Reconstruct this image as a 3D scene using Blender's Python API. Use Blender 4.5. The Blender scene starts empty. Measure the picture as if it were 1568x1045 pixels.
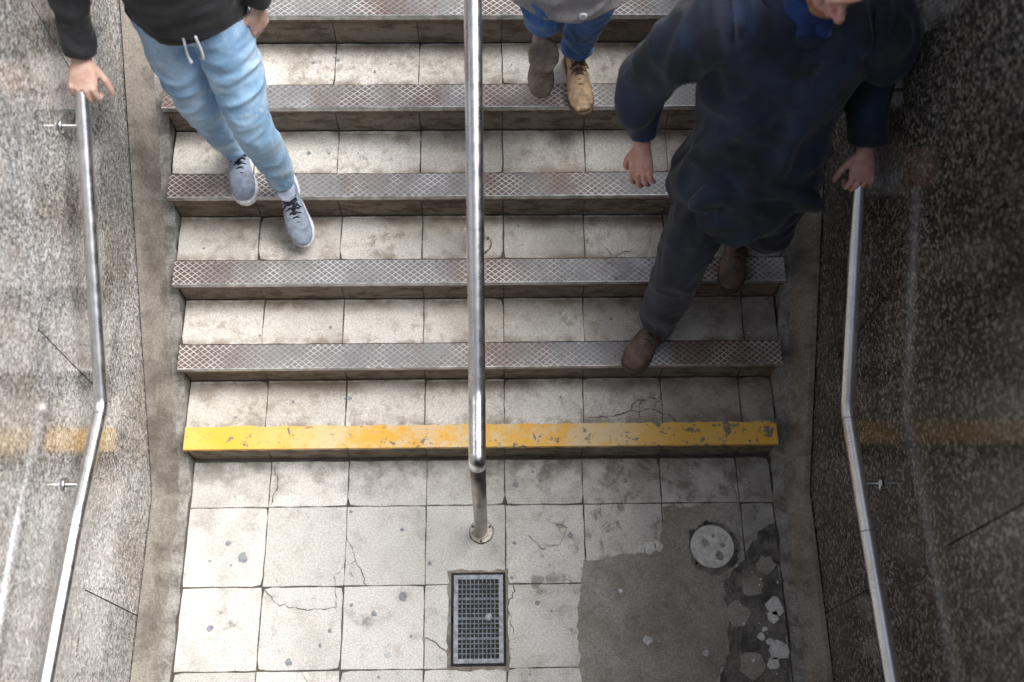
import bpy, bmesh, math, random
from mathutils import Vector, Matrix, noise, Euler
random.seed(7)
V=Vector
sc=bpy.context.scene
# ------------------------------------------------------------------ materials
class NT:
    def __init__(s,name):
        s.m=bpy.data.materials.new(name); s.m.use_nodes=True
        s.t=s.m.node_tree; s.t.nodes.clear()
        s.out=s.t.nodes.new('ShaderNodeOutputMaterial'); s.b=s.t.nodes.new('ShaderNodeBsdfPrincipled')
        s.t.links.new(s.b.outputs[0],s.out.inputs[0])
        s.co=s.t.nodes.new('ShaderNodeTexCoord').outputs['Object']
    def set(s,k,v):
        i=s.b.inputs[k]
        if hasattr(v,'is_output'): s.t.links.new(v,i)
        else: i.default_value=v
    def _in(s,sock,v):
        if hasattr(v,'is_output'): s.t.links.new(v,sock)
        elif isinstance(v,tuple): sock.default_value=(*v,1) if len(v)==3 and sock.type=='RGBA' else v
        elif sock.type=='RGBA': sock.default_value=(v,v,v,1)
        else: sock.default_value=v
    def math(s,op,a,b=0.0,c=0.0,clamp=False):
        n=s.t.nodes.new('ShaderNodeMath'); n.operation=op; n.use_clamp=clamp
        s._in(n.inputs[0],a); s._in(n.inputs[1],b); s._in(n.inputs[2],c); return n.outputs[0]
    def noise(s,scale,detail=4,rough=.55,dist=0,vec=None):
        n=s.t.nodes.new('ShaderNodeTexNoise'); n.inputs['Scale'].default_value=scale
        n.inputs['Detail'].default_value=min(detail,4.5); n.inputs['Roughness'].default_value=rough; n.inputs['Distortion'].default_value=dist
        s.t.links.new(vec or s.co,n.inputs['Vector']); return n.outputs['Fac']
    def voro(s,scale,feature='F1',out='Distance',rand=1,vec=None):
        n=s.t.nodes.new('ShaderNodeTexVoronoi'); n.feature=feature; n.inputs['Scale'].default_value=scale; n.inputs['Randomness'].default_value=rand
        s.t.links.new(vec or s.co,n.inputs['Vector']); return n.outputs[out]
    def map(s,scale=(1,1,1),loc=(0,0,0),rot=(0,0,0)):
        n=s.t.nodes.new('ShaderNodeMapping'); n.inputs['Scale'].default_value=scale; n.inputs['Location'].default_value=loc; n.inputs['Rotation'].default_value=rot
        s.t.links.new(s.co,n.inputs['Vector']); return n.outputs[0]
    def ss(s,v,a,b,o0=0.0,o1=1.0):
        n=s.t.nodes.new('ShaderNodeMapRange'); n.interpolation_type='SMOOTHSTEP'
        s._in(n.inputs['Value'],v)
        for k,x in (('From Min',a),('From Max',b),('To Min',o0),('To Max',o1)): n.inputs[k].default_value=x
        return n.outputs[0]
    def mix(s,f,a,b,mode='MIX'):
        n=s.t.nodes.new('ShaderNodeMix'); n.data_type='RGBA'; n.blend_type=mode
        s._in(n.inputs[0],f); s._in(n.inputs[6],a); s._in(n.inputs[7],b); return n.outputs[2]
    def xyz(s):
        n=s.t.nodes.new('ShaderNodeSeparateXYZ'); s.t.links.new(s.co,n.inputs[0]); return n.outputs
    def island(s):
        return s.t.nodes.new('ShaderNodeNewGeometry').outputs['Random Per Island']
    def bump(s,h,strength=.3,dist=.01):
        n=s.t.nodes.new('ShaderNodeBump'); n.inputs['Strength'].default_value=strength; n.inputs['Distance'].default_value=dist
        s.t.links.new(h,n.inputs['Height']); s.t.links.new(n.outputs[0],s.b.inputs['Normal'])

def m_tile(name,c1,c2,stain,stain_amt=.7,tread=False):
    n=NT(name)
    col=n.mix(n.island(),c1,c2)
    n1=n.noise(2.3,7,.66,.4)
    col=n.mix(n.math('MULTIPLY',n.ss(n1,.44,.68),stain_amt),col,stain)
    n2=n.noise(11,6,.7)
    col=n.mix(n.math('MULTIPLY',n.ss(n2,.5,.72),.5),col,(stain[0]*.75,stain[1]*.72,stain[2]*.68))
    col=n.mix(1.0,col,n.ss(n.noise(170,2,.7),.35,.65,.78,1.13),'MULTIPLY')
    col=n.mix(1.0,col,n.ss(n.voro(85),.0,.15,.5,1.0),'MULTIPLY')
    n3=n.noise(5.5,5,.65)
    if tread:
        y=n.xyz()[1]
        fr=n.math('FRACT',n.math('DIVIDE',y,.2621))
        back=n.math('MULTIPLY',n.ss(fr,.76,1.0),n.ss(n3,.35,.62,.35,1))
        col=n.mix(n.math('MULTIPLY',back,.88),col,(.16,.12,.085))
        fz=n.math('MULTIPLY',n.ss(fr,.34,.50,1,0),n.ss(n2,.40,.58))
        col=n.mix(n.math('MULTIPLY',fz,.7),col,(.25,.195,.145))
        mott=n.math('MULTIPLY',n.ss(n.noise(26,4,.7,.5),.48,.62),n.ss(n3,.43,.58))
        col=n.mix(n.math('MULTIPLY',mott,.6),col,(.29,.235,.175))
        rightd=n.math('MULTIPLY',n.ss(n.xyz()[0],.35,1.05),n.ss(n3,.35,.6,.5,1))  # right treads painted darker for the wall's shade, with a wet-ish grey
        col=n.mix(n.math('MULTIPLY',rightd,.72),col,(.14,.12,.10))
    else:
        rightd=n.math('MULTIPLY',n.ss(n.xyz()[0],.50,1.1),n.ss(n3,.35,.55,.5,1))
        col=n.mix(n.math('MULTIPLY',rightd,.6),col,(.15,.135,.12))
        fr=n.math('MULTIPLY',n.ss(n.xyz()[1],-.22,.0),n.ss(n2,.40,.60,.15,1))
        col=n.mix(n.math('MULTIPLY',fr,.65),col,(.20,.18,.155))
        cr=n.math('MULTIPLY',n.ss(n.noise(13,5,.78,.8),.52,.56),n.ss(n.math('ADD',n3,n.ss(n.xyz()[0],-.2,1.0,-.10,.10)),.50,.58))
        col=n.mix(n.math('MULTIPLY',cr,.62),col,(.17,.155,.135))
        g=n.ss(n.math('ADD',n.voro(5.5),n.math('MULTIPLY',n2,.06)),.085,.10,1,0)
        col=n.mix(n.math('MULTIPLY',n.math('MULTIPLY',g,n.ss(n1,.50,.54)),.4),col,(.16,.17,.18))
    n.set('Base Color',col)
    n.set('Roughness',n.ss(n3,.35,.7,.42,.8))
    h=n.math('ADD',n.math('MULTIPLY',n2,1.2),n.math('MULTIPLY',n.noise(180,2,.7),.5))
    n.bump(h,.4,.004)
    return n.m
def m_concrete(name,c,dark,rough=.85,bumpd=.006,sc_=6):
    n=NT(name)
    col=n.mix(n.ss(n.noise(sc_,8,.68,.3),.38,.66),c,dark)
    col=n.mix(1.0,col,n.ss(n.noise(150,2,.7),.3,.7,.72,1.18),'MULTIPLY')
    v=n.map((3,3,.6)); col=n.mix(n.math('MULTIPLY',n.ss(n.noise(5,6,.65,0,v),.5,.7),.5),col,(dark[0]*.6,dark[1]*.55,dark[2]*.5))
    n.set('Base Color',col); n.set('Roughness',rough)
    n.bump(n.math('ADD',n.noise(30,4,.65),n.math('MULTIPLY',n.noise(200,2),.3)),.6,bumpd); return n.m
def m_riser():
    n=NT('riser_tile')
    col=n.mix(n.island(),(.30,.255,.195),(.22,.185,.14))
    v=n.map((6,1,14)); col=n.mix(n.ss(n.noise(2,6,.65,.2,v),.42,.68),col,(.115,.083,.055))
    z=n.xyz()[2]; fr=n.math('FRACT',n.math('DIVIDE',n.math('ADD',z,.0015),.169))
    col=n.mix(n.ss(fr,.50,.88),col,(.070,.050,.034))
    col=n.mix(1.0,col,n.ss(n.noise(140,3,.7),.3,.7,.75,1.15),'MULTIPLY')
    n.set('Base Color',col); n.set('Roughness',.8); n.bump(n.noise(60,4,.7),.5,.004); return n.m
def m_granite(name,dark,mid,light,brown,rough,fr=.70,ior=1.9):
    n=NT(name)
    a=n.voro(105,'F1','Color')
    sep=n.t.nodes.new('ShaderNodeSeparateColor'); n.t.links.new(a,sep.inputs[0]); r=sep.outputs[0]; g=sep.outputs[1]
    col=n.mix(n.ss(r,.25,.60),dark,mid)
    col=n.mix(n.ss(g,fr,fr+.12),col,light)
    a2=n.voro(210,'F1','Color'); s2=n.t.nodes.new('ShaderNodeSeparateColor'); n.t.links.new(a2,s2.inputs[0])
    col=n.mix(n.math('MULTIPLY',n.ss(s2.outputs[0],.60,.70),.6),col,dark)
    col=n.mix(n.math('MULTIPLY',n.ss(s2.outputs[2],.82,.87),.6),col,light)
    nn=n.noise(1.6,6,.62,.3)
    col=n.mix(n.math('MULTIPLY',n.ss(nn,.42,.68),.8),col,brown,'MULTIPLY')
    v=n.map((1,8,.5)); col=n.mix(n.math('MULTIPLY',n.ss(n.noise(2.5,6,.65,0,v),.48,.72),.6),col,brown,'MULTIPLY')
    col=n.mix(1.0,col,n.ss(n.island(),0,1,.84,1.12),'MULTIPLY')
    n.set('Base Color',col); n.set('IOR',ior)
    n.set('Roughness',n.ss(nn,.35,.65,rough,rough+.08))
    n.bump(n.noise(4,3),.06,.003); return n.m
def m_plate():
    n=NT('checker_plate')
    x,y,z=n.xyz(); p=.0215
    def line(expr):
        f=n.math('FRACT',n.math('DIVIDE',expr,p)); f=n.math('ABSOLUTE',n.math('SUBTRACT',f,.5)); return n.ss(f,.05,.13,1,0)
    l=n.math('MAXIMUM',line(n.math('ADD',n.math('MULTIPLY',x,.8),y)),line(n.math('SUBTRACT',n.math('MULTIPLY',x,.8),y)))
    nn=n.noise(2.2,6,.6,.3,n.map((1,.4,1)))
    wear=n.ss(nn,.42,.62)
    ends=n.math('MAXIMUM',n.ss(x,-1.1,-.70,.95,0),n.math('MULTIPLY',n.ss(x,-.045,-.040),n.ss(x,.02,.27,.9,0)))
    wear=n.math('MAXIMUM',wear,ends)
    c=n.mix(wear,(.27,.265,.27),(.185,.12,.098))
    c=n.mix(n.math('MULTIPLY',l,n.ss(n.noise(7,4),.35,.62,1.0,.3)),c,(.78,.78,.78))
    c=n.mix(n.math('MULTIPLY',n.ss(n.noise(40,5,.7),.54,.72),.55),c,(.10,.07,.055))
    n.set('Base Color',c); n.set('Metallic',.4); n.set('Roughness',n.ss(n.noise(20,4),.3,.7,.32,.52))
    n.bump(l,.7,.002); return n.m
def m_simple(name,c,rough=.5,metal=0,nscale=40,var=.15,bump=.2,bd=.002):
    n=NT(name)
    lo=tuple(v*(1-var) for v in c); hi=tuple(v*(1+var) for v in c)
    nn=n.noise(nscale,4,.6)
    n.set('Base Color',n.mix(n.ss(nn,.35,.65),lo,hi)); n.set('Roughness',n.ss(nn,.3,.7,rough*.85,min(1,rough*1.15))); n.set('Metallic',float(metal))
    n.bump(n.noise(nscale*3,2),bump,bd); return n.m
def m_steel(name='brushed_stainless',a=(.74,.74,.75),b_=(.58,.57,.56),r=(.24,.36)):
    n=NT(name)
    nn=n.noise(7,5,.65)
    n.set('Base Color',n.mix(n.ss(nn,.4,.7),a,b_)); n.set('Metallic',1.0)
    n.set('Roughness',n.ss(n.noise(25,4,.6),.3,.7,*r)); return n.m
def m_yellow():
    n=NT('yellow_paint_worn')
    x=n.xyz()[0]
    col=n.mix(n.ss(n.noise(5,5,.6),.35,.7),(.88,.47,.05),(.80,.52,.13))
    fade=n.math('MULTIPLY',n.ss(x,-.95,-.45),n.ss(x,.45,.75,1,0)); fade=n.math('MULTIPLY',fade,n.ss(n.noise(9,6,.7),.40,.56))
    col=n.mix(n.math('MULTIPLY',fade,.75),col,(.76,.62,.42))
    thr=n.ss(x,.1,1.1,.0,.075)
    ch=n.ss(n.math('ADD',n.noise(17,8,.75,.4),thr),.605,.63)
    col=n.mix(ch,col,(.22,.20,.175))
    col=n.mix(n.math('MULTIPLY',n.ss(n.noise(60,5,.7),.55,.7),.5),col,(.42,.29,.12))
    n.set('Base Color',col); n.set('Roughness',.55); n.bump(n.math('MULTIPLY',ch,-1.0),.5,.002); return n.m
def m_denim(name,c1,c2,c3,wsc=900,amt=.5,f=22,bs=.4):
    n=NT(name)
    col=n.mix(n.ss(n.noise(7,4,.5),.38,.62),c1,c2)
    n2=n.noise(f,4,.6,.5)
    col=n.mix(n.math('MULTIPLY',n.ss(n2,.48,.68),amt),col,c3)
    col=n.mix(1.0,col,n.ss(n.noise(wsc*.4,2,.6),.3,.7,.85,1.12),'MULTIPLY')
    n.set('Base Color',col); n.set('Roughness',.85); n.set('Sheen Weight',.15)
    n.bump(n2,bs,.012); return n.m
def m_skin(name,c):
    n=NT(name)
    n.set('Base Color',n.mix(n.ss(n.noise(40,4),.35,.65),c,(c[0]*.88,c[1]*.74,c[2]*.70))); n.set('Roughness',.5)
    n.bump(n.noise(300,3),.2,.001); return n.m

TILE=m_tile('floor_tile',(.74,.715,.68),(.58,.565,.535),(.43,.415,.385),.6)
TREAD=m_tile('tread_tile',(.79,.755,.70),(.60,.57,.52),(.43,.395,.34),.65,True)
RISER=m_riser()
GROUT=m_concrete('grout',(.12,.105,.09),(.07,.06,.05))
STRING=m_concrete('stringer_concrete',(.30,.27,.235),(.15,.13,.11))
MORTAR=m_concrete('mortar',(.36,.345,.32),(.17,.158,.14),sc_=14)
CEMENT=m_concrete('cement_patch',(.36,.345,.315),(.27,.25,.215),.7,.004,4)
BROKEN=m_concrete('broken_ground',(.20,.185,.165),(.055,.05,.044),.5,.012,9)
GRL=m_granite('granite_lit_side',(.17,.166,.163),(.46,.452,.445),(.80,.79,.785),(.74,.67,.60),.06,.68,2.2)  # left wall's stronger light painted in as a paler copy of the granite
GRR=m_granite('granite_shaded_side',(.028,.025,.022),(.098,.088,.078),(.33,.315,.29),(.66,.57,.48),.10,.73,1.78)  # same granite with the right wall's shade painted into its colours
YEL=m_yellow()
PLATE=m_plate(); STEEL=m_steel(); POST=m_steel('post_metal',(.42,.39,.36),(.30,.26,.22),(.3,.45))
TRIM=m_simple('nosing_trim',(.15,.10,.075),.45,.4,30,.4)
TRIMB=m_simple('nosing_edge',(.46,.455,.45),.35,.8,30,.3)
DARK=m_simple('dark_joint_fill',(.022,.02,.018),.9)  # dark grout and backing in the wall joints, also under the grate
GRATE=m_simple('grate_metal',(.115,.135,.165),.5,.3,60,.35)
GRATEF=m_simple('grate_frame_metal',(.23,.255,.285),.5,.4,60,.35)
WHITE=m_simple('old_white_paint',(.64,.64,.61),.6,0,60,.18)
GUM=m_simple('old_gum',(.25,.27,.30),.6,0,90,.25)
GUML=m_simple('pale_gum',(.56,.57,.58),.6,0,90,.2)
CRACK=m_simple('crack_dark',(.10,.088,.075),.95,0,90,.3)
PAVE=m_concrete('street_paving',(.32,.31,.29),(.24,.23,.21))

# ------------------------------------------------------------------ mesh helpers
def mk(name,verts,faces,mats,fm=None,smooth=False,parent=None):
    me=bpy.data.meshes.new(name); me.from_pydata([tuple(v) for v in verts],[],faces)
    for m in (mats if isinstance(mats,(list,tuple)) else [mats]): me.materials.append(m)
    if fm: me.polygons.foreach_set('material_index',fm)
    if smooth: me.polygons.foreach_set('use_smooth',[True]*len(me.polygons))
    me.update()
    o=bpy.data.objects.new(name,me); sc.collection.objects.link(o)
    if parent: o.parent=parent
    return o
class B:
    def __init__(s): s.v=[]; s.f=[]; s.m=[]
    def add(s,vs,fs,mi=0):
        k=len(s.v); s.v+= [tuple(v) for v in vs]; s.f+=[[i+k for i in f] for f in fs]; s.m+=[mi]*len(fs)
    def box(s,x0,x1,y0,y1,z0,z1,mi=0):
        s.add([(x0,y0,z0),(x1,y0,z0),(x1,y1,z0),(x0,y1,z0),(x0,y0,z1),(x1,y0,z1),(x1,y1,z1),(x0,y1,z1)],
              [(0,3,2,1),(4,5,6,7),(0,1,5,4),(1,2,6,5),(2,3,7,6),(3,0,4,7)],mi)
    def prism(s,pts,z0,z1,mi=0,fn=None,bev=.0):
        n=len(pts)
        if bev:
            cx=sum(p[0] for p in pts)/n; cy=sum(p[1] for p in pts)/n
            def ins(p): 
                d=V((cx-p[0],cy-p[1])); d.normalize(); return (p[0]+d.x*bev,p[1]+d.y*bev)
            rings=[[(p[0],p[1],z0) for p in pts],[(p[0],p[1],z1-bev*.6) for p in pts],[(*ins(p),z1) for p in pts]]
        else: rings=[[(p[0],p[1],z0) for p in pts],[(p[0],p[1],z1) for p in pts]]
        vs=[q for r in rings for q in r]
        if fn: vs=[fn(q) for q in vs]
        fs=[]
        for r in range(len(rings)-1):
            for i in range(n):
                j=(i+1)%n; fs.append((r*n+i,r*n+j,(r+1)*n+j,(r+1)*n+i))
        k=(len(rings)-1)*n; fs.append(tuple(k+i for i in range(n)))
        s.add(vs,fs,mi)
    def obj(s,name,mats,smooth=False,parent=None): return mk(name,s.v,s.f,mats,s.m,smooth,parent)
def rough_rect(x0,x1,y0,y1,jit=.0012,chip=.25,n=9):
    c=[(x0,y0),(x1,y0),(x1,y1),(x0,y1)]; pts=[]
    for i in range(4):
        a=c[i]; b=c[(i+1)%4]; L=math.dist(a,b); k=max(2,int(n*L/.3))
        cut=random.random()<chip; cs=random.uniform(.004,.018)
        for j in range(k):
            t=j/k
            x=a[0]+(b[0]-a[0])*t; y=a[1]+(b[1]-a[1])*t
            x+=random.uniform(-jit,jit); y+=random.uniform(-jit,jit)
            if j==0 and cut:
                cx=(x0+x1)/2; cy=(y0+y1)/2; d=V((cx-x,cy-y)).normalized(); x+=d.x*cs*.6; y+=d.y*cs*.6
            pts.append((x,y))
    return pts
def empty(name,loc=(0,0,0)):
    e=bpy.data.objects.new(name,None); sc.collection.objects.link(e); e.location=loc; return e

# ------------------------------------------------------------------ stairs + floor
T=.2621; RZ=.1692; R1=.1669; HW=1.112; NS=16
def zs(k): return 0 if k==0 else R1+(k-1)*RZ
TOP=zs(NS)
XJ=[-HW]+[-1.1155+.3*k for k in range(1,8)]+[HW]
b=B()
for i in range(len(XJ)-1):
    ys=[0,-.18]+[-.18-.3*k for k in range(1,24)]
    for j in range(len(ys)-1):
        g=random.uniform(.0010,.0026)
        dz=random.uniform(-.0012,.0012)
        b.prism(rough_rect(XJ[i]+g,XJ[i+1]-g,ys[j+1]+g,ys[j]-g,.0015),-.03,dz,0,None,.0018)
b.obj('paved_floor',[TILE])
b=B(); b.box(-1.3,1.3,-7.2,.05,-.3,-.0065); b.obj('floor_bedding',[GROUT])
b=B()
for s in range(1,NS+1):
    y0=(s-1)*T; z=zs(s); zp=zs(s-1)
    b.box(-HW,HW,y0+.014,y0+T+.02,zp-.2,z-.006,2)
    for i in range(len(XJ)-1):
        g=random.uniform(.0010,.0026)
        yf=y0+(.088 if s>1 else .0)
        b.prism(rough_rect(XJ[i]+g,XJ[i+1]-g,yf+.003,y0+T+.008,.0015),z-.02,z+random.uniform(-.001,.001),0,None,.0018)
        g=random.uniform(.0015,.003)
        fn=lambda q,y0=y0: (q[0],y0+.012-q[2],q[1])
        b.prism(rough_rect(XJ[i]+g,XJ[i+1]-g,zp+.001,z-(.022 if s>1 else .003),.001,.1),-.005,random.uniform(-.001,.001),1,fn,.0015)
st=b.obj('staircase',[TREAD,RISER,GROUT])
b=B()
for s in range(2,NS+1):
    y0=(s-1)*T; z=zs(s)
    for (xa,xb) in ((-HW-.003,-.048),(-.045,HW+.003)):
        b.box(xa,xb,y0-.006,y0+.086,z-.008,z+.0035,0)
        b.box(xa,xb,y0-.0095,y0-.0062,z-.018,z+.0040,2)
        b.box(xa,xb,y0-.009,y0+.012,z-.030,z-.0185,1)
o=b.obj('nosing_plates',[PLATE,TRIM,TRIMB],parent=st)
b=B(); pts=[]
n=90
for i in range(n+1): pts.append((-HW+2*HW*i/n,-.001))
for i in range(n,-1,-1): pts.append((-HW+2*HW*i/n,.088+random.uniform(-.003,.003)))
b.prism(pts,.1672,R1+.0028,0)
pts=[(-HW+2*HW*i/n,R1+.0028) for i in range(n+1)]+[(-HW+2*HW*i/n,R1-.012+random.uniform(-.006,.006)) for i in range(n,-1,-1)]
b.add([(p[0],-.0022,p[1]) for p in pts],[tuple(range(len(pts)))])
b.obj('yellow_edge_stripe',[YEL],parent=st)
def nl(y): return R1+.6455*y
def stringer(sgn):
    b=B(); ys=[-7.2]+[-4+.04*i for i in range(0,210)]; ys=[y for y in ys if y<NS*T]
    rows=[]
    for y in ys:
        t1=max(.003,nl(y)-.10); t2=max(.075,nl(y)+.005)
        xi=1.116+random.uniform(-.004,.006); j=random.uniform(-.003,.003)
        rows.append([(sgn*xi,y,t1-.4),(sgn*xi,y,t1+j),(sgn*(1.158+j),y,t1+.004+j),(sgn*1.168,y,t1+.012),(sgn*1.218,y,t2-.004),(sgn*1.236,y,t2),(sgn*1.236,y,t2-.5)])
    m=len(rows[0]); vs=[p for r in rows for p in r]
    for i in range(len(rows)-1):
        for j in range(m-1):
            a=i*m+j; f=(a,a+1,a+m+1,a+m)
            if sgn<0: f=f[::-1]
            b.f.append(f); b.m.append(0 if j<2 else 1)
    b.v=vs
    return b.obj('stair_stringer',[MORTAR,STRING])
stringer(-1); stringer(1)
def wall(sgn,mat,rows):
    b=B(); x0=1.24; x1=1.30
    for z0,z1,off in rows:
        P=1.52; k=-6
        while off+k*P<6.2:
            ya=off+k*P; yb=ya+P; k+=1
            if yb<-7.2: continue
            g=.0025; w=random.uniform(-.0012,.0012)
            xs=sorted((sgn*(x0+w),sgn*x1)); b.box(xs[0],xs[1],ya+g,yb-g,z0+g,z1-g,0)
        xs=sorted((sgn*1.2418,sgn*1.32)); b.box(xs[0],xs[1],-7.3,6.1,z1-.0022,z1+.0022,1)
    xs=sorted((sgn*1.246,sgn*1.36)); b.box(xs[0],xs[1],-7.4,6.2,-.3,TOP-.02,1)
    xs=sorted((sgn*1.225,sgn*1.40)); b.box(xs[0],xs[1],-1.9,6.2,TOP-.019,TOP+.08,2)
    return b.obj('granite_wall',[mat,DARK,STRING])
wall(-1,GRL,[(-.1,.60,-.59),(.60,1.22,.03),(1.22,1.84,.86),(1.84,TOP-.026,.1)])
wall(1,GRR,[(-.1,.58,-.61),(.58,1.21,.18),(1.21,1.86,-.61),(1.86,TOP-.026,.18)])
b=B()
for x0,x1,y0,y1 in ((-120,-1.38,-120,120),(1.38,120,-120,120),(-1.38,1.38,NS*T+.01,120),(-1.38,1.38,-120,-1.9)):
    b.add([(x0,y0,TOP),(x1,y0,TOP),(x1,y1,TOP),(x0,y1,TOP)],[(0,1,2,3)])
b.obj('street_ground',[PAVE])
b=B(); b.box(-1.24,1.24,-2.1,-1.9,TOP-.35,TOP-.003); b.box(-1.24,1.24,-7.2,-2.1,TOP-.3,TOP-.05); b.box(-1.24,1.24,-7.4,-7.2,-.2,TOP-.31); b.obj('underpass_lintel',[STRING])

# ------------------------------------------------------------------ floor features
def poly_rough(pts,jit,step=.02):
    out=[]
    for i in range(len(pts)):
        a=V(pts[i]); c=V(pts[(i+1)%len(pts)]); L=(c-a).length; k=max(1,int(L/step))
        for j in range(k):
            p=a.lerp(c,j/k); out.append((p.x+random.uniform(-jit,jit),p.y+random.uniform(-jit,jit)))
    return out
b=B(); b.prism(poly_rough([(.36,-1.7),(.345,-.614),(.375,-.40),(.478,-.381),(.577,-.370),(.670,-.341),(.692,-.195),(.977,-.188),(.968,-.406),(.888,-.478),(.888,-.737),(.80,-.90),(.82,-1.7)],.006),-.01,.0042)
b.obj('cement_patch',[CEMENT])
b=B(); b.prism(poly_rough([(.895,-.478),(.975,-.406),(1.04,-.30),(1.107,-.259),(1.108,-1.7),(.83,-1.7),(.81,-.90),(.895,-.737)],.007),-.01,.0032)
b.obj('broken_paving',[BROKEN])
b=B()
def chip(x,y,r,z,mi=0,h=.004,n=11):
    b.prism([(x+r*random.uniform(.65,1.1)*math.cos(2*math.pi*i/n),y+r*random.uniform(.65,1.15)*math.sin(2*math.pi*i/n)) for i in range(n)],z-.006,z+h,mi,None,.0015)
for x,y,r in [(1.076,-.575,.036),(1.066,-.612,.024),(1.073,-.735,.040),(1.05,-.775,.026),(1.015,-.681,.016),(1.03,-.655,.012),(1.045,-.70,.015)]: chip(x,y,r,.0035)
for i in range(22): chip(random.uniform(.92,1.10),random.uniform(-1.0,-.42),random.uniform(.002,.006),.0035)
for x,y,r in [(.627,-.350,.026),(.66,-.347,.022),(.595,-.358,.018)]: chip(x,y,r,.0042,0,.003)
for x,y,r in [(.93,-.60,.05),(.97,-.78,.06),(1.0,-.50,.045),(1.06,-.42,.04),(.96,-.93,.06),(1.05,-.88,.05)]: chip(x,y,r,.0032,1,.003,16)
b.obj('broken_tile_chips',[WHITE,CEMENT])
def disc(b,x,y,r0,r1,z0,z1,n=48,mi=0,jit=0):
    pts=[(x+(r1+random.uniform(-jit,jit))*math.cos(2*math.pi*i/n),y+(r1+random.uniform(-jit,jit))*math.sin(2*math.pi*i/n)) for i in range(n)]
    b.prism(pts,z0,z1,mi,None,.001)
b=B(); disc(b,.866,-.356,0,.098,-.01,.0052,40,1,.007); disc(b,.862,-.350,0,.081,-.005,.010,56,0)
for i in range(14): 
    a=random.uniform(0,6.28); r=.090; chip(.862+r*math.cos(a),-.35+r*math.sin(a),random.uniform(.006,.016),.005,1,.003)
for x,y,r in [(.835,-.335,.017),(.885,-.385,.02),(.868,-.31,.009),(.90,-.345,.012)]: chip(x,y,r,.0065,2,.0045)
b.obj('round_floor_cover',[WHITE,BROKEN,CEMENT])
ge=B(); gx0,gx1,gy0,gy1=-.108,.073,-.763,-.447
ge.box(gx0-.010,gx1+.010,gy0-.010,gy1+.010,-.05,.0036,1)
ge.box(gx0,gx1,gy0,gy1,.0038,.0042,1)
for (x0,x1,y0,y1) in ((gx0,gx0+.016,gy0,gy1),(gx1-.016,gx1,gy0,gy1),(gx0+.016,gx1-.016,gy0,gy0+.016),(gx0+.016,gx1-.016,gy1-.016,gy1)): ge.box(x0,x1,y0,y1,.0,.011,2)
nx=10
for i in range(1,nx):
    x=gx0+.016+(gx1-gx0-.032)*i/nx; ge.box(x-.0022,x+.0022,gy0+.016,gy1-.016,.0045,.0092,0)
ny=16
for i in range(1,ny):
    y=gy0+.016+(gy1-gy0-.032)*i/ny; w=.0045 if i%4==0 else .0020; ge.box(gx0+.016,gx1-.016,y-w,y+w,.0046,.0098,0)
disc(ge,.02,-.6,0,.013,.004,.0112,20,2)
ge.obj('drain_grate',[GRATE,DARK,GRATEF])
b=B(); b.prism(poly_rough([(gx0-.026,gy0-.02),(gx1+.02,gy0-.026),(gx1+.024,gy1+.018),(gx0-.02,gy1+.02)],.006),-.01,.0018); b.obj('grate_surround',[STRING])
b=B()
def gum(x,y,r,z,mi):
    n=14; ph=random.random()*6; pts=[(x+r*(1+.18*math.sin(2*a+ph)+random.uniform(-.12,.12))*math.cos(a),y+r*(1+.18*math.sin(3*a+ph)+random.uniform(-.1,.1))*math.sin(a)) for a in [2*math.pi*i/n for i in range(n)]]
    b.prism(pts,z-.001,z+.0016,mi,None,.0008)
for x,y,r,mi in [(-.954,-.315,.010,0),(-.896,-.372,.018,0),(-.296,-.521,.017,0),(.599,-.689,.016,1),(-.4,-.582,.010,0),(-.343,-.726,.012,1),(-.993,-.626,.011,0),(-.559,-.64,.008,0),(-.12,-.608,.013,0),(.127,-.1,.012,0),(-1.003,-.235,.010,1),(.508,-.51,.008,1),(.805,-.736,.011,1),(-.62,-.52,.007,1),(-.25,-.15,.009,1),(.33,-.3,.01,0),(-.7,-.75,.012,0),(-.2,-.4,.008,0),(.2,-.55,.009,0),(.45,-.12,.012,1),(.55,-.09,.01,0),(.72,-.10,.008,0),(-.5,-.2,.006,0)]: gum(x,y,r,.002 if x<.35 or y>-.35 else .0043,mi)
for i in range(110):
    s=random.choice([0,0,0,1,2,3,4,5]); x=random.uniform(-1.05,1.05)
    y=random.uniform(-.95,-.05) if s==0 else (s-1)*T+random.uniform(.1,.24)
    if s==0 and (-.15<x<.1 or x>.33): continue
    gum(x,y,random.uniform(.0025,.0075),zs(s)+.0010,random.choice([0,0,1]))
b.obj('chewing_gum_spots',[GUM,GUML])
b=B()
def crack(pts,z,w=.0014,j=.006):
    P=[]
    for i in range(len(pts)-1):
        a=V(pts[i]); c=V(pts[i+1]); k=max(1,int((c-a).length/.012))
        for t in range(k): P.append(a.lerp(c,t/k)+V((random.uniform(-j,j),random.uniform(-j,j)))*(.0 if t==0 else 1))
    P.append(V(pts[-1])); L=[]
    for i,p in enumerate(P):
        d=(P[min(i+1,len(P)-1)]-P[max(i-1,0)]); d=V((-d.y,d.x)).normalized(); ww=w*random.uniform(.25,1.4)*(.4 if i in (0,len(P)-1) else 1)
        L.append((p+d*ww,p-d*ww))
    vs=[(q.x,q.y,z) for l in L for q in l]; b.add(vs,[(2*i,2*i+1,2*i+3,2*i+2) for i in range(len(P)-1)])
zc=.0019
crack([(-.82,-.477),(-.755,-.542),(-.646,-.567),(-.539,-.561)],zc); crack([(-.539,-.561),(-.552,-.437),(-.50,-.40)],zc,.001); crack([(-.50,-.40),(-.475,-.385),(-.516,-.291)],zc,.0012)
crack([(-.80,-.02),(-.785,-.10),(-.81,-.18)],zc,.002)
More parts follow.
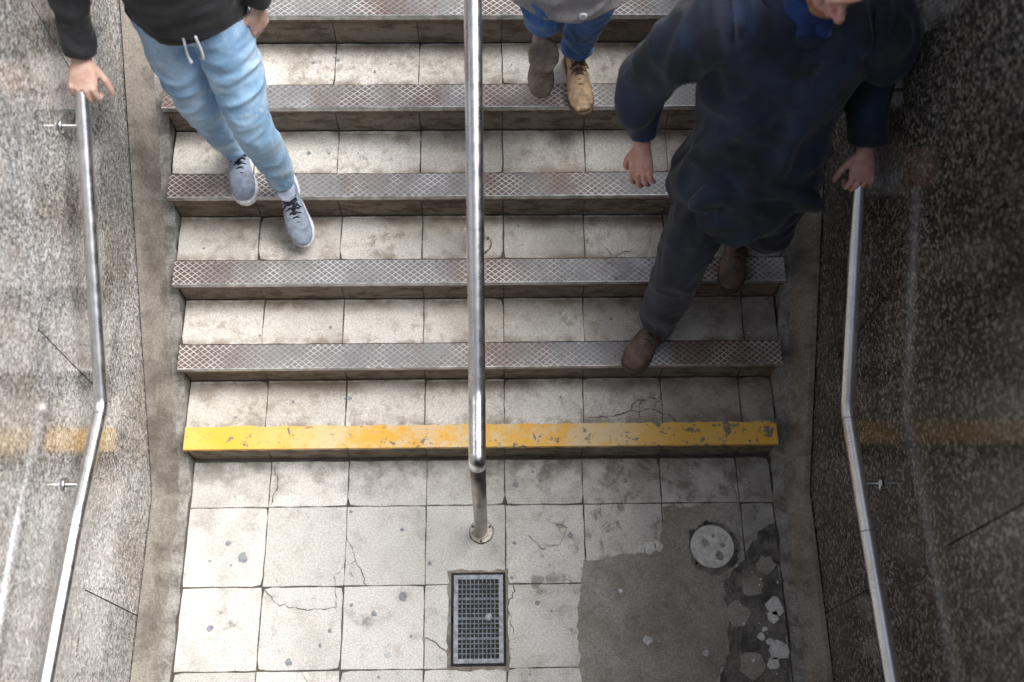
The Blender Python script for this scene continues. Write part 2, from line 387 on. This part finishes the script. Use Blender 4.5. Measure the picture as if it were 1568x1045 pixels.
crack([(-.475,-.385),(-.43,-.48)],zc); crack([(-.23,-.66),(-.12,-.72)],zc,.0015)
crack([(.17,-.30),(.22,-.35),(.29,-.33),(.32,-.27),(.26,-.25)],zc,.0011)
crack([(-.65,-.78),(-.6,-.9)],zc,.001); crack([(.12,-.48),(.09,-.56),(.11,-.66)],zc,.0018)
z=zs(1)+.0019
crack([(.40,.11),(.474,.11),(.56,.135),(.65,.139),(.722,.107),(.74,.09)],z,.002); crack([(.56,.135),(.60,.18),(.68,.19)],z,.002); crack([(.60,.18),(.60,.10)],z); crack([(.65,.139),(.68,.19),(.70,.24)],z)
crack([(-.42,.64),(-.38,.70),(-.33,.72)],zs(3)+.0019,.001); crack([(.45,.66),(.5,.62),(.56,.65)],zs(3)+.0019,.001); crack([(-.2,.16),(-.17,.22)],z,.001)
b.obj('paving_cracks',[CRACK])

# ------------------------------------------------------------------ tubes/lofts
def catmull(P,n):
    out=[]; m=len(P)
    for i in range(m-1):
        p0=P[max(i-1,0)];p1=P[i];p2=P[i+1];p3=P[min(i+2,m-1)]
        for j in range(n):
            t=j/n
            out.append(tuple(.5*((2*b_)+(-a+c)*t+(2*a-5*b_+4*c-d)*t*t+(-a+3*b_-3*c+d)*t**3) for a,b_,c,d in zip(p0,p1,p2,p3)))
    out.append(tuple(P[-1])); return out
def loft(b,pts,rad,ref=(1,0,0),n=6,ring=24,mi=0,cap=.6,smooth=True):
    data=[(*p,*(r if isinstance(r,tuple) else (r,r))) for p,r in zip(pts,rad)]
    S=catmull(data,n) if smooth else data
    C=[V(s[:3]) for s in S]; ref=V(ref); vs=[]; m=len(C)
    for i,c in enumerate(C):
        t=(C[min(i+1,m-1)]-C[max(i-1,0)]).normalized()
        a=(ref-t*ref.dot(t)); 
        if a.length<1e-3: a=V((0,1,0))-t*t.y
        a.normalize(); q=t.cross(a)
        for k in range(ring):
            th=2*math.pi*k/ring; vs.append(c+a*math.cos(th)*S[i][3]+q*math.sin(th)*S[i][4])
    fs=[]
    for i in range(m-1):
        for k in range(ring):
            k2=(k+1)%ring; fs.append((i*ring+k,i*ring+k2,(i+1)*ring+k2,(i+1)*ring+k))
    t0=(C[0]-C[1]).normalized(); t1=(C[-1]-C[-2]).normalized()
    vs.append(C[0]+t0*min(S[0][3:5])*cap); vs.append(C[-1]+t1*min(S[-1][3:5])*cap); e=len(vs)
    for k in range(ring):
        k2=(k+1)%ring; fs.append((k2,k,e-2)); fs.append(((m-1)*ring+k,(m-1)*ring+k2,e-1))
    b.add(vs,fs,mi)
def ell(b,c,r,M=None,n=20,mi=0):
    vs=[];fs=[]; c=V(c)
    for i in range(n+1):
        ph=math.pi*i/n
        for k in range(n*2):
            th=math.pi*k/n; p=V((r[0]*math.sin(ph)*math.cos(th),r[1]*math.sin(ph)*math.sin(th),r[2]*math.cos(ph)))
            vs.append(c+(M@p if M else p))
    for i in range(n):
        for k in range(2*n):
            k2=(k+1)%(2*n); fs.append((i*2*n+k,(i+1)*2*n+k,(i+1)*2*n+k2,i*2*n+k2))
    b.add(vs,fs,mi)
def fuse(b,name,mat,vox,smooth=4,disp=None,parent=None,M=None):
    me=bpy.data.meshes.new(name); me.from_pydata(b.v,[],b.f); o=bpy.data.objects.new(name,me); sc.collection.objects.link(o)
    r=o.modifiers.new('r','REMESH'); r.mode='VOXEL'; r.voxel_size=vox
    if smooth:
        s=o.modifiers.new('s','SMOOTH'); s.iterations=smooth; s.factor=.6
    dg=bpy.context.evaluated_depsgraph_get(); e=o.evaluated_get(dg); nm=bpy.data.meshes.new_from_object(e)
    o.modifiers.clear(); o.data=nm; bpy.data.meshes.remove(me)
    if disp:
        ns=[v.normal.copy() for v in nm.vertices]
        for v,nn in zip(nm.vertices,ns): v.co=v.co+nn*disp(v.co,nn)
    nm.materials.clear()
    for m_ in (mat if isinstance(mat,list) else [mat]): nm.materials.append(m_)
    nm.polygons.foreach_set('use_smooth',[True]*len(nm.polygons)); nm.update()
    if M: nm.transform(M)
    if parent: o.parent=parent
    return o
def ridge(p,f): return (1-abs(noise.noise(V((p.x*f[0],p.y*f[1],p.z*f[2])))))**3
def soft(p,f):
    a=noise.noise(V((p.x*f[0],p.y*f[1],p.z*f[2]))); return math.exp(-(a/.28)**2)
def folds(amp,f1=(6,6,11),f2=(15,15,24),seed=0,k2=.4,sf=False):
    R=soft if sf else ridge
    def d(p,n_):
        q=p+V((seed,seed*.7,0)); w=noise.noise(q*3)*.12; q=q+V((w,w,w*.7))
        return amp*(R(q,f1)-.55)+amp*k2*(R(q,f2)-.55)
    return d

# ------------------------------------------------------------------ handrails
def tube(name,pts,r,parent=None,bend=.05,mats=STEEL,ring=28):
    P=[V(p) for p in pts]; out=[P[0]]
    for i in range(1,len(P)-1):
        a=(P[i-1]-P[i]); c=(P[i+1]-P[i]); l=min(bend,a.length*.45,c.length*.45); a=P[i]+a.normalized()*l; c=P[i]+c.normalized()*l
        for t in [k/6 for k in range(7)]: out.append(a.lerp(P[i],t).lerp(P[i].lerp(c,t),t))
    out.append(P[-1]); b=B()
    loft(b,out,[r]*len(out),(1,0,0),1,ring,0,.15,False)
    return b.obj(name,[mats],True,parent)
def flange(b,x,y,z,r,mi=0):
    disc(b,x,y,0,r*1.08,z-.004,z+.003,40,1,.002)
    disc(b,x,y,0,r,z-.004,z+.009,40,mi)
    disc(b,x,y,0,r*.70,z+.007,z+.018,32,mi)
    for k in range(3):
        a=k*2.09+.5; disc(b,x+r*.85*math.cos(a),y+r*.85*math.sin(a),0,.0055,z+.007,z+.012,8,1)
FL=m_simple('flange_metal',(.50,.46,.40),.45,.5,70,.3)
def rz(y,z0,y0): return z0+.645*(y-y0)
cr=empty('center_handrail')
tube('rail_tube',[(-.006,-.284,.90),(-.006,-.284,.945),(-.006,-.085,.945),(-.006,4.4,rz(4.4,.945,-.085))],.0262,cr,.04)
tube('end_post',[(-.006,-.284,0),(-.006,-.284,.902)],.0245,cr,.04,POST)
b=B(); flange(b,-.006,-.284,.002,.043)
flange(b,-.004,.675,zs(3)+.001,.042); flange(b,-.004,.675+T*5,zs(8)+.001,.042)
b.obj('floor_flanges',[FL,CRACK],False,cr)
tube('post_2',[(-.004,.675,zs(3)),(-.004,.675,rz(.675,.945,-.085))],.0215,cr,.04,POST)
tube('post_3',[(-.004,.675+5*T,zs(8)),(-.004,.675+5*T,rz(.675+5*T,.945,-.085))],.0215,cr,.04,POST)
b=B(); loft(b,[(-.006,-.0949,.945),(-.006,-.0899,.945)],[.0266,.0266],(1,0,0),1,28,0,0,False); b.obj('rail_sleeve',[POST],True,cr)
c2=empty('center_handrail'); tube('rail_tube',[(-.01,-.965,0),(-.01,-.965,.935),(-.01,-4.4,.935)],.0255,c2,.045)
b=B(); flange(b,-.01,-.965,.002,.038); b.obj('floor_flange',[FL,CRACK],False,c2)
def side(sgn,pts,ybr):
    e=empty('side_handrail'); tube('rail_tube',pts,.0212,e,.03)
    b=B()
    def zat(y):
        for p,q in zip(pts,pts[1:]):
            if min(p[1],q[1])<=y<=max(p[1],q[1]):
                t=(y-p[1])/(q[1]-p[1]); return V(p).lerp(V(q),t)
    for y in ybr:
        c=zat(y)
        loft(b,[(c.x,c.y,c.z-.015),(c.x+sgn*.012,c.y,c.z-.04),(c.x+sgn*.03,c.y,c.z-.05),(sgn*1.238,c.y,c.z-.05)],[.008]*4,(0,1,0),4,12,0,.2)
        loft(b,[(sgn*1.239,c.y,c.z-.05),(sgn*1.231,c.y,c.z-.05)],[.022,.022],(0,1,0),1,24,0,0,False)
    for i in (1,2,3):
        q=pts[i]; d=(V(pts[i+1])-V(q)).normalized(); a=V(q)+d*.032
        loft(b,[tuple(a),tuple(a+d*.003)],[.0216,.0216],(1,0,0),1,24,1,0,False)
    b.obj('wall_brackets',[STEEL,POST],True,e)
side(-1,[(-1.155,4.3,rz(4.3,.90,-.085)),(-1.155,.77,1.425),(-1.155,-.085,.90),(-1.158,-.44,.955),(-1.166,-.92,.985),(-1.185,-3.5,1.0)],[-.33,.655,1.8,3.0,-1.6])
side(1,[(1.155,4.3,rz(4.3,.845,-.10)),(1.155,.55,1.262),(1.155,-.10,.842),(1.155,-.46,.862),(1.158,-.92,.885),(1.185,-3.5,.9)],[-.33,.75,1.9,3.1,-1.6])

# ------------------------------------------------------------------ people
def basis(y,z):
    y=V(y).normalized(); z=V(z); z=(z-y*z.dot(y)).normalized(); x=y.cross(z); return Matrix((x,y,z)).transposed()
def hand(name,wrist,fdir,back,thumb,curls,skin,parent,scale=1.0,spread=0):
    Rm=basis(fdir,back); b=B(); s=thumb
    loft(b,[(0,-.035,0),(0,0,0),(s*.002,.04,0),(0,.083,0)],[(.026,.020),(.027,.019),(.038,.017),(.040,.0125)],(1,0,0),5,20,0,.5)
    ell(b,(s*.020,.035,-.008),(.015,.03,.014))
    roots=[(.030,.084,.066),(.0105,.088,.075),(-.0095,.085,.069),(-.028,.078,.054)]
    for i,(rx,ry,L) in enumerate(roots):
        c=curls[i] if isinstance(curls[0],tuple) else curls
        p=V((s*rx,ry,0)); pts=[(s*rx*.8,ry-.035,0),tuple(p)]; a=0; sp=spread*(1.5-i)*.1
        for k,fr in enumerate((.45,.31,.24)):
            a+=math.radians(c[k]); p=p+V((s*sp*math.cos(a),math.cos(a),-math.sin(a)))*L*fr; pts.append(tuple(p))
        loft(b,pts,[.009,.0095,.0085,.0078,.0064],(1,0,0),4,12,0,.8)
        ell(b,(s*rx,ry-.003,.006),(.008,.010,.006),None,8)
    p=V((s*.027,.022,-.006)); pts=[(s*.014,.008,-.003),tuple(p)]; d=V((s*.62,.72,-.30)).normalized()
    for L,bd in ((.036,0),(.030,.25),(.024,.3)):
        d=(d+V((-s*bd,.15*bd,-bd*.6))).normalized(); p=p+d*L; pts.append(tuple(p))
    loft(b,pts,[.012,.013,.0105,.0100,.0078],(1,0,0),4,12,0,.8)
    M=Matrix.Translation(V(wrist))@Rm.to_4x4()@Matrix.Scale(scale,4)
    return fuse(b,name,skin,.0028,3,None,parent,M)
def shoe(name,heel,toe,up,mats,parent,L=.285,boot=False,laces=None):
    heel=V(heel); toe=V(toe); Rm=basis(toe-heel,up); e=empty(name); e.parent=parent
    M=Matrix.Translation(heel)@Rm.to_4x4()@Matrix.Scale(L/.285,4)
    b=B()
    loft(b,[(0,.015,.048),(0,.05,.05),(0,.10,.052),(.002,.15,.046),(.004,.20,.037),(.003,.245,.031),(0,.272,.026)],[(.026,.036),(.034,.043),(.035,.044),(.042,.036),(.047,.028),(.041,.022),(.024,.013)],(1,0,0),6,24,0,.5)
    loft(b,[(0,.055,.05),(0,.06,.10),(0,.06,.19 if boot else .115)],[(.034,.045),(.036,.046),(.046,.055) if boot else (.037,.046)],(1,0,0),5,22,0,.2)
    if boot: loft(b,[(0,.06,.165),(0,.06,.195)],[(.053,.062),(.055,.064)],(1,0,0),3,22,0,.2)
    def d(p,n): return .0012*noise.noise(p*60)+(.0045*(ridge(p,(20,45,30))-.5) if boot else .002*(ridge(p,(20,40,30))-.5))
    o=fuse(b,'upper',mats[0],.004,3,d,None,None)
    for v in o.data.vertices:
        if v.co.z<.014: v.co.z=.014
    o.data.transform(M); o.parent=e
    out=[(.0,.0),(.022,.002),(.036,.02),(.039,.06),(.036,.11),(.042,.16),(.051,.205),(.047,.245),(.03,.275),(.006,.287)]
    out=catmull([(x,y) for x,y in out],4); pts=[(x,y) for x,y in out]+[(-x*.93,y) for x,y in reversed(out[:-1])][:-1]
    b=B(); b.prism(pts,0,.022,0,None,.003); b.v=[tuple(M@V(v)) for v in b.v]; b.obj('sole',[mats[1]],True,e)
    if laces:
        b=B()
        loft(b,[(0,.075,.108),(0,.10,.094),(0,.14,.080),(0,.19,.062)],[(.014,.006),(.016,.006),(.015,.006),(.010,.005)],(1,0,0),4,14)
        for k in range(6):
            y=.095+.018*k; z=.096-.0075*k+.006; s_=1 if k%2 else -1
            loft(b,[(-.026,y-.006*s_,z-.010),(0,y,z+.003),(.026,y+.006*s_,z-.010)],[.0036]*3,(0,1,0),4,8,0)
            loft(b,[(-.026,y+.006*s_,z-.009),(0,y,z+.005),(.026,y-.006*s_,z-.009)],[.0030]*3,(0,1,0),4,8,0)
        loft(b,[(0,.10,.098),(-.02,.12,.108),(-.034,.135,.09)],[.003]*3,(0,1,0),4,8); loft(b,[(0,.10,.098),(.02,.12,.108),(.034,.13,.088)],[.003]*3,(0,1,0),4,8)
        b.v=[tuple(M@V(v)) for v in b.v]; b.obj('laces',[laces],True,e)
    return e
def head(parent,c,face,up,skin,hairm,eye,long=False,beard=None,scale=1.0):
    e=empty('head'); e.parent=parent; Rm=basis(face,up); M=Matrix.Translation(V(c))@Rm.to_4x4()@Matrix.Scale(scale,4)
    b=B()
    ell(b,(0,-.015,.03),(.076,.095,.088)); ell(b,(0,.025,-.04),(.058,.065,.075)); ell(b,(0,.062,-.095),(.026,.022,.02))
    ell(b,(.042,.055,-.02),(.022,.02,.025)); ell(b,(-.042,.055,-.02),(.022,.02,.025))
    loft(b,[(0,.085,.02),(0,.098,-.005),(0,.112,-.028),(0,.090,-.036)],[.009,.010,.014,.010],(1,0,0),4,12)
    ell(b,(.014,.095,-.032),(.009,.01,.008)); ell(b,(-.014,.095,-.032),(.009,.01,.008))
    ell(b,(0,.082,.032),(.05,.014,.011)); ell(b,(0,.090,-.058),(.024,.010,.006)); ell(b,(0,.087,-.068),(.020,.010,.0065))
    for s in (1,-1): ell(b,(s*.077,-.005,-.005),(.010,.020,.032)); ell(b,(s*.083,-.012,.004),(.006,.018,.022))
    loft(b,[(0,-.02,-.06),(0,-.035,-.15),(0,-.045,-.19)],[.055,.055,.062],(1,0,0),4,20)
    fuse(b,'face',skin,.004,2,None,e,M)
    b=B()
    for s in (1,-1): ell(b,(s*.031,.0745,.010),(.0115,.0115,.009),None,10)
    b.v=[tuple(M@V(v)) for v in b.v]; b.obj('eyes',[eye],True,e)
    b=B(); ell(b,(0,-.028,.042),(.086,.102,.092)); 
    if long: loft(b,[(0,-.07,.02),(0,-.09,-.08),(0,-.09,-.2)],[(.08,.05),(.085,.045),(.07,.03)],(1,0,0),5,20)
    else: ell(b,(0,-.06,-.02),(.074,.06,.06))
    fuse(b,'hair',hairm,.005,2,lambda p,n:.006*(ridge(p,(60,14,22))-.5) if p.y<.062 else -.01,e,M)
    if beard:
        b=B(); ell(b,(0,.045,-.088),(.052,.045,.036)); ell(b,(.046,.02,-.06),(.018,.035,.04)); ell(b,(-.046,.02,-.06),(.018,.035,.04))
        fuse(b,'beard',beard,.004,2,lambda p,n:.003*(ridge(p,(70,50,30))-.5),e,M)
    return e
SKIN=m_skin('skin',(.66,.46,.38)); SKIN2=m_skin('skin_red',(.64,.38,.32))
NAVY=m_denim('navy_jacket_cloth',(.0050,.008,.017),(.010,.019,.046),(.020,.048,.125),600,.5,5,.15)
DTROU=m_denim('dark_trouser_cloth',(.014,.016,.026),(.020,.025,.042),(.035,.045,.072),700,.5,6,.2)
BLUEC=m_denim('blue_collar_cloth',(.008,.03,.12),(.012,.048,.19),(.02,.08,.28),600)
LDEN=m_denim('light_denim',(.36,.54,.74),(.21,.38,.59),(.58,.71,.84),900,.65,12,.25)
BDEN=m_denim('blue_denim',(.05,.15,.40),(.04,.11,.30),(.13,.28,.52),900)
BLACKC=m_denim('black_cloth',(.008,.008,.010),(.013,.013,.016),(.02,.02,.024),700)
GREYC=m_denim('grey_coat_cloth',(.26,.255,.27),(.33,.32,.33),(.20,.19,.20),500)
BROWN=m_simple('brown_leather',(.14,.09,.07),.5,0,25,.35); SOLED=m_simple('dark_sole',(.06,.045,.035),.7)
BROWN2=m_simple('worn_brown_boot',(.25,.20,.165),.7,0,25,.25)
GREYSH=m_simple('grey_sneaker',(.30,.35,.44),.6,0,40,.2); SOLEL=m_simple('pale_sole',(.68,.70,.73),.5)
TAN=m_simple('tan_suede',(.50,.35,.22),.8,0,30,.25); TANS=m_simple('boot_sole',(.14,.09,.06),.8)
LACE=m_simple('dark_lace',(.015,.018,.03),.7); HAIR=m_simple('brown_hair',(.06,.035,.02),.55,0,60,.4); HAIRG=m_simple('greying_hair',(.13,.11,.10),.6,0,60,.4)
EYE=m_simple('eye_white',(.6,.6,.58),.2)

# ---- man in the navy jacket
P=empty('man_in_navy_jacket')
b=B()
loft(b,[(.845,.585,1.02),(.845,.585,1.10),(.85,.60,1.25),(.855,.635,1.42),(.86,.67,1.58),(.865,.69,1.70),(.868,.70,1.79)],[(.235,.195),(.232,.190),(.215,.172),(.215,.165),(.225,.160),(.20,.135),(.095,.085)],(1,0,0),6,36,0,.05)
loft(b,[(.76,.69,1.70),(.66,.685,1.725),(.575,.69,1.62),(.500,.715,1.46),(.500,.705,1.34),(.515,.68,1.225)],[.085,.098,.092,.080,.073,.064],(1,0,0),6,24,0,.2)
loft(b,[(.97,.69,1.70),(1.07,.69,1.725),(1.125,.70,1.62),(1.150,.72,1.49),(1.15,.65,1.40),(1.158,.575,1.32)],[.085,.100,.092,.078,.068,.058],(1,0,0),6,24,0,.2)
loft(b,[(.865,.40,1.03),(.87,.425,1.22),(.875,.465,1.42),(.88,.52,1.62),(.885,.565,1.74)],[(.016,.010)]*5,(1,0,0),6,12,0,.2)
loft(b,[(.70,.44,1.17),(.71,.445,1.24)],[(.055,.02),(.05,.02)],(1,0,0),4,12); loft(b,[(1.0,.44,1.17),(.99,.445,1.24)],[(.055,.02),(.05,.02)],(1,0,0),4,12)
fuse(b,'jacket',NAVY,.0085,5,folds(.024,(6,6,3.6),(10,10,9),3.3,.35,True),P)
b=B()
loft(b,[(.80,.66,1.76),(.87,.60,1.765),(.95,.66,1.76),(.95,.76,1.80),(.87,.80,1.815),(.79,.76,1.80),(.80,.66,1.76)],[(.02,.032)]*7,(0,0,1),5,14)
fuse(b,'collar',NAVY,.006,3,folds(.006),P)
b=B(); loft(b,[(.87,.68,1.70),(.875,.675,1.80),(.88,.68,1.84)],[(.090,.080),(.074,.068),(.068,.064)],(1,0,0),4,24,0,.05)
loft(b,[(.84,.595,1.745),(.86,.61,1.80),(.84,.66,1.83)],[(.022,.010)]*3,(1,0,0),4,14); loft(b,[(.91,.595,1.745),(.90,.61,1.80),(.92,.66,1.83)],[(.022,.010)]*3,(1,0,0),4,14)
fuse(b,'blue_shirt_collar',BLUEC,.005,3,folds(.005),P)
b=B()
loft(b,[(.845,.60,1.32),(.845,.60,1.18),(.845,.60,1.10)],[(.16,.12),(.175,.135),(.165,.125)],(1,0,0),5,28)
loft(b,[(.765,.585,1.17),(.72,.51,1.03),(.672,.425,.875),(.660,.395,.70),(.652,.392,.53),(.648,.382,.44)],[.098,.097,.084,.078,.072,.070],(1,0,0),6,24,0,.1)
loft(b,[(.925,.595,1.17),(.945,.55,1.06),(.965,.50,.93),(.955,.57,.80),(.94,.66,.68),(.935,.675,.64)],[.095,.086,.074,.068,.062,.060],(1,0,0),6,24,0,.1)
fuse(b,'trousers',DTROU,.0075,5,folds(.014,(8,8,5),(14,14,14),1.1,.35,True),P)
shoe('front_shoe',(.700,.470,zs(2)+.005),(.540,.222,zs(2)+.002),(0,0,1),(BROWN,SOLED),P,.295,False,SOLED)
shoe('rear_shoe',(.945,.735,zs(3)+.075),(.905,.475,zs(3)+.012),(0,.25,1),(BROWN,SOLED),P,.285,False,SOLED)
hand('right_hand',(.512,.650,1.185),(.02,-.62,-.78),(-.45,-.62,.55),1,(22,30,20),SKIN2,P,1.05,.6)
hand('left_hand',(1.160,.555,1.300),(-.06,-.80,-.58),(0.1,-.50,.85),1,(48,55,35),SKIN2,P,1.05,1.2)
head(P,(.885,.630,1.985),(.10,-.90,-.36),(0,-.36,.92),SKIN2,HAIRG,EYE,False,m_simple('ginger_beard',(.36,.17,.09),.7,0,80,.3))

# ---- person in light jeans
P=empty('person_in_light_jeans')
b=B()
loft(b,[(-.845,.955,1.62),(-.845,.95,1.52),(-.845,.95,1.44)],[(.135,.10),(.155,.115),(.145,.11)],(1,0,0),5,28)
loft(b,[(-.925,.945,1.48),(-.918,.90,1.32),(-.900,.865,1.15),(-.880,.89,.95),(-.868,.905,.84),(-.866,.905,.79)],[.092,.084,.066,.058,.051,.049],(1,0,0),6,24,0,.1)
loft(b,[(-.765,.935,1.48),(-.740,.86,1.32),(-.715,.775,1.14),(-.700,.785,.95),(-.690,.795,.80),(-.688,.798,.765)],[.092,.086,.068,.058,.050,.048],(1,0,0),6,24,0,.1)
fuse(b,'jeans',LDEN,.0065,4,folds(.009,(7,7,13),(17,17,26),5.1,.3,True),P)
b=B()
loft(b,[(-.845,.95,1.48),(-.845,.95,1.56),(-.845,.97,1.72),(-.845,.99,1.88),(-.845,1.0,1.99),(-.845,1.0,2.06)],[(.175,.14),(.17,.135),(.155,.12),(.175,.12),(.15,.10),(.065,.065)],(1,0,0),6,32,0,.05)
loft(b,[(-.93,1.0,1.97),(-1.01,1.0,1.965),(-1.09,.985,1.84),(-1.14,.94,1.67),(-1.142,.86,1.55),(-1.142,.79,1.465)],[.065,.072,.064,.058,.052,.044],(1,0,0),6,20,0,.2)
loft(b,[(-.76,1.0,1.97),(-.69,1.0,1.975),(-.645,1.01,1.86),(-.615,1.02,1.72),(-.625,.97,1.60),(-.635,.935,1.515)],[.065,.072,.062,.054,.048,.042],(1,0,0),6,20,0,.2)
fuse(b,'jacket',BLACKC,.0075,4,folds(.012,(6,6,12),(15,15,24),2.0,.3,True),P)
b=B(); loft(b,[(-.80,.81,1.52),(-.795,.80,1.46),(-.80,.80,1.43)],[.004,.004,.006],(1,0,0),4,10); loft(b,[(-.835,.81,1.52),(-.84,.80,1.45),(-.835,.795,1.42)],[.004,.004,.006],(1,0,0),4,10); b.obj('drawcords',[SOLEL],True,P)
shoe('planted_sneaker',(-.885,1.012,zs(4)+.006),(-.823,.750,zs(4)+.003),(0,0,1),(GREYSH,SOLEL),P,.275,False,LACE)
shoe('lifted_sneaker',(-.694,.862,.70),(-.622,.628,.550),(0,-.45,.85),(GREYSH,SOLEL),P,.270,False,LACE)
hand('right_hand',(-1.143,.785,1.455),(-.04,-.80,-.55),(0,-.52,.85),-1,(48,55,35),SKIN,P,1.08,1.2)
hand('left_hand',(-.637,.93,1.50),(-.10,-.10,-.98),(.80,-.55,.1),1,(20,28,20),SKIN,P,.95)
head(P,(-.845,.98,2.22),(0,-.95,-.25),(0,-.25,.95),SKIN,HAIR,EYE,True)

# ---- person in the grey coat
P=empty('person_in_grey_coat')
b=B()
loft(b,[(.28,1.08,1.74),(.28,1.08,1.62)],[(.15,.11),(.16,.12)],(1,0,0),4,26)
loft(b,[(.355,1.08,1.66),(.368,1.07,1.50),(.368,1.085,1.34),(.352,1.145,1.16),(.345,1.17,1.04),(.345,1.17,1.00)],[.095,.085,.070,.060,.056,.055],(1,0,0),6,24,0,.1)
loft(b,[(.20,1.08,1.66),(.205,1.02,1.54),(.212,.985,1.42),(.214,1.06,1.32),(.214,1.09,1.27)],[.095,.088,.074,.060,.056],(1,0,0),6,24,0,.1)
fuse(b,'jeans',BDEN,.0065,4,folds(.013,(7,7,14),(17,17,34),7.1),P)
b=B()
loft(b,[(.275,1.05,1.475),(.275,1.05,1.56),(.28,1.08,1.75),(.28,1.10,1.95),(.28,1.11,2.10),(.28,1.11,2.18)],[(.19,.155),(.18,.145),(.16,.125),(.19,.13),(.16,.11),(.07,.07)],(1,0,0),6,32,0,.05)
loft(b,[(.37,1.11,2.09),(.44,1.11,2.09),(.49,1.13,1.97),(.50,1.15,1.82),(.49,1.14,1.70),(.48,1.12,1.62)],[.07,.08,.07,.06,.055,.05],(1,0,0),6,20,0,.2)
loft(b,[(.19,1.11,2.09),(.12,1.11,2.09),(.08,1.12,1.97),(.07,1.16,1.82),(.08,1.16,1.70),(.09,1.15,1.62)],[.07,.08,.07,.06,.055,.05],(1,0,0),6,20,0,.2)
fuse(b,'coat',GREYC,.0075,4,folds(.014,(6,6,12),(15,15,24),9.0),P)
b=B(); disc(b,0,0,0,.012,-.003,.003,18); b.v=[tuple(V((.315,.893,1.50))+basis((0,0,1),(0,-1,.3))@V(v)) for v in b.v]; b.obj('coat_button',[SOLEL],False,P)
shoe('planted_boot',(.338,1.262,zs(5)+.006),(.369,1.000,zs(5)+.003),(0,0,1),(TAN,TANS),P,.27,True,TANS)
shoe('lifted_boot',(.212,1.15,1.17),(.216,1.015,.955),(0,-.75,.6),(BROWN2,TANS),P,.26,True,TANS)
hand('right_hand',(.482,1.115,1.60),(0,-.1,-1),(1,0,0),1,(25,30,20),SKIN,P,.95)
hand('left_hand',(.092,1.145,1.60),(0,-.1,-1),(-1,0,0),-1,(22,28,18),SKIN,P,.95)
head(P,(.28,1.07,2.34),(0,-.95,-.25),(0,-.25,.95),SKIN,HAIR,EYE,True)

# ------------------------------------------------------------------ camera, light
def Rz(a): return Matrix.Rotation(a,3,'Z')
cam=bpy.data.cameras.new('camera'); co=bpy.data.objects.new('camera',cam); sc.collection.objects.link(co)
Rm=Rz(-.0448)@Matrix.Rotation(.4,3,'X')@Rz(.0333)
co.matrix_world=Matrix.Translation(V((.0446,-1.2002,4.0219)))@Rm.to_4x4()
cam.lens=36*1645.3/1568; cam.sensor_width=36; cam.clip_end=500; cam.clip_start=.05; sc.camera=co
cam.dof.use_dof=True; cam.dof.focus_distance=3.65; cam.dof.aperture_fstop=1.4
el=math.radians(60); az=math.radians(76)
w=bpy.data.worlds.new('World'); sc.world=w; w.use_nodes=True; t=w.node_tree; bg=t.nodes['Background']
sky=t.nodes.new('ShaderNodeTexSky'); sky.sky_type='NISHITA'; sky.sun_disc=False; sky.sun_elevation=el; sky.sun_rotation=az; sky.dust_density=4; sky.ozone_density=1
hs=t.nodes.new('ShaderNodeHueSaturation'); hs.inputs['Saturation'].default_value=.55
t.links.new(sky.outputs[0],hs.inputs['Color']); t.links.new(hs.outputs[0],bg.inputs['Color']); bg.inputs['Strength'].default_value=.15
sl=bpy.data.lights.new('sun','SUN'); sl.energy=4.8; sl.angle=math.radians(38); sl.color=(1,.98,.955)
so=bpy.data.objects.new('sun',sl); sc.collection.objects.link(so)
d=V((math.sin(az)*math.cos(el),math.cos(az)*math.cos(el),math.sin(el))); so.rotation_euler=d.to_track_quat('Z','Y').to_euler(); so.location=(6,2,12)
sc.view_settings.view_transform='Standard'; sc.view_settings.look='None'; sc.view_settings.exposure=0
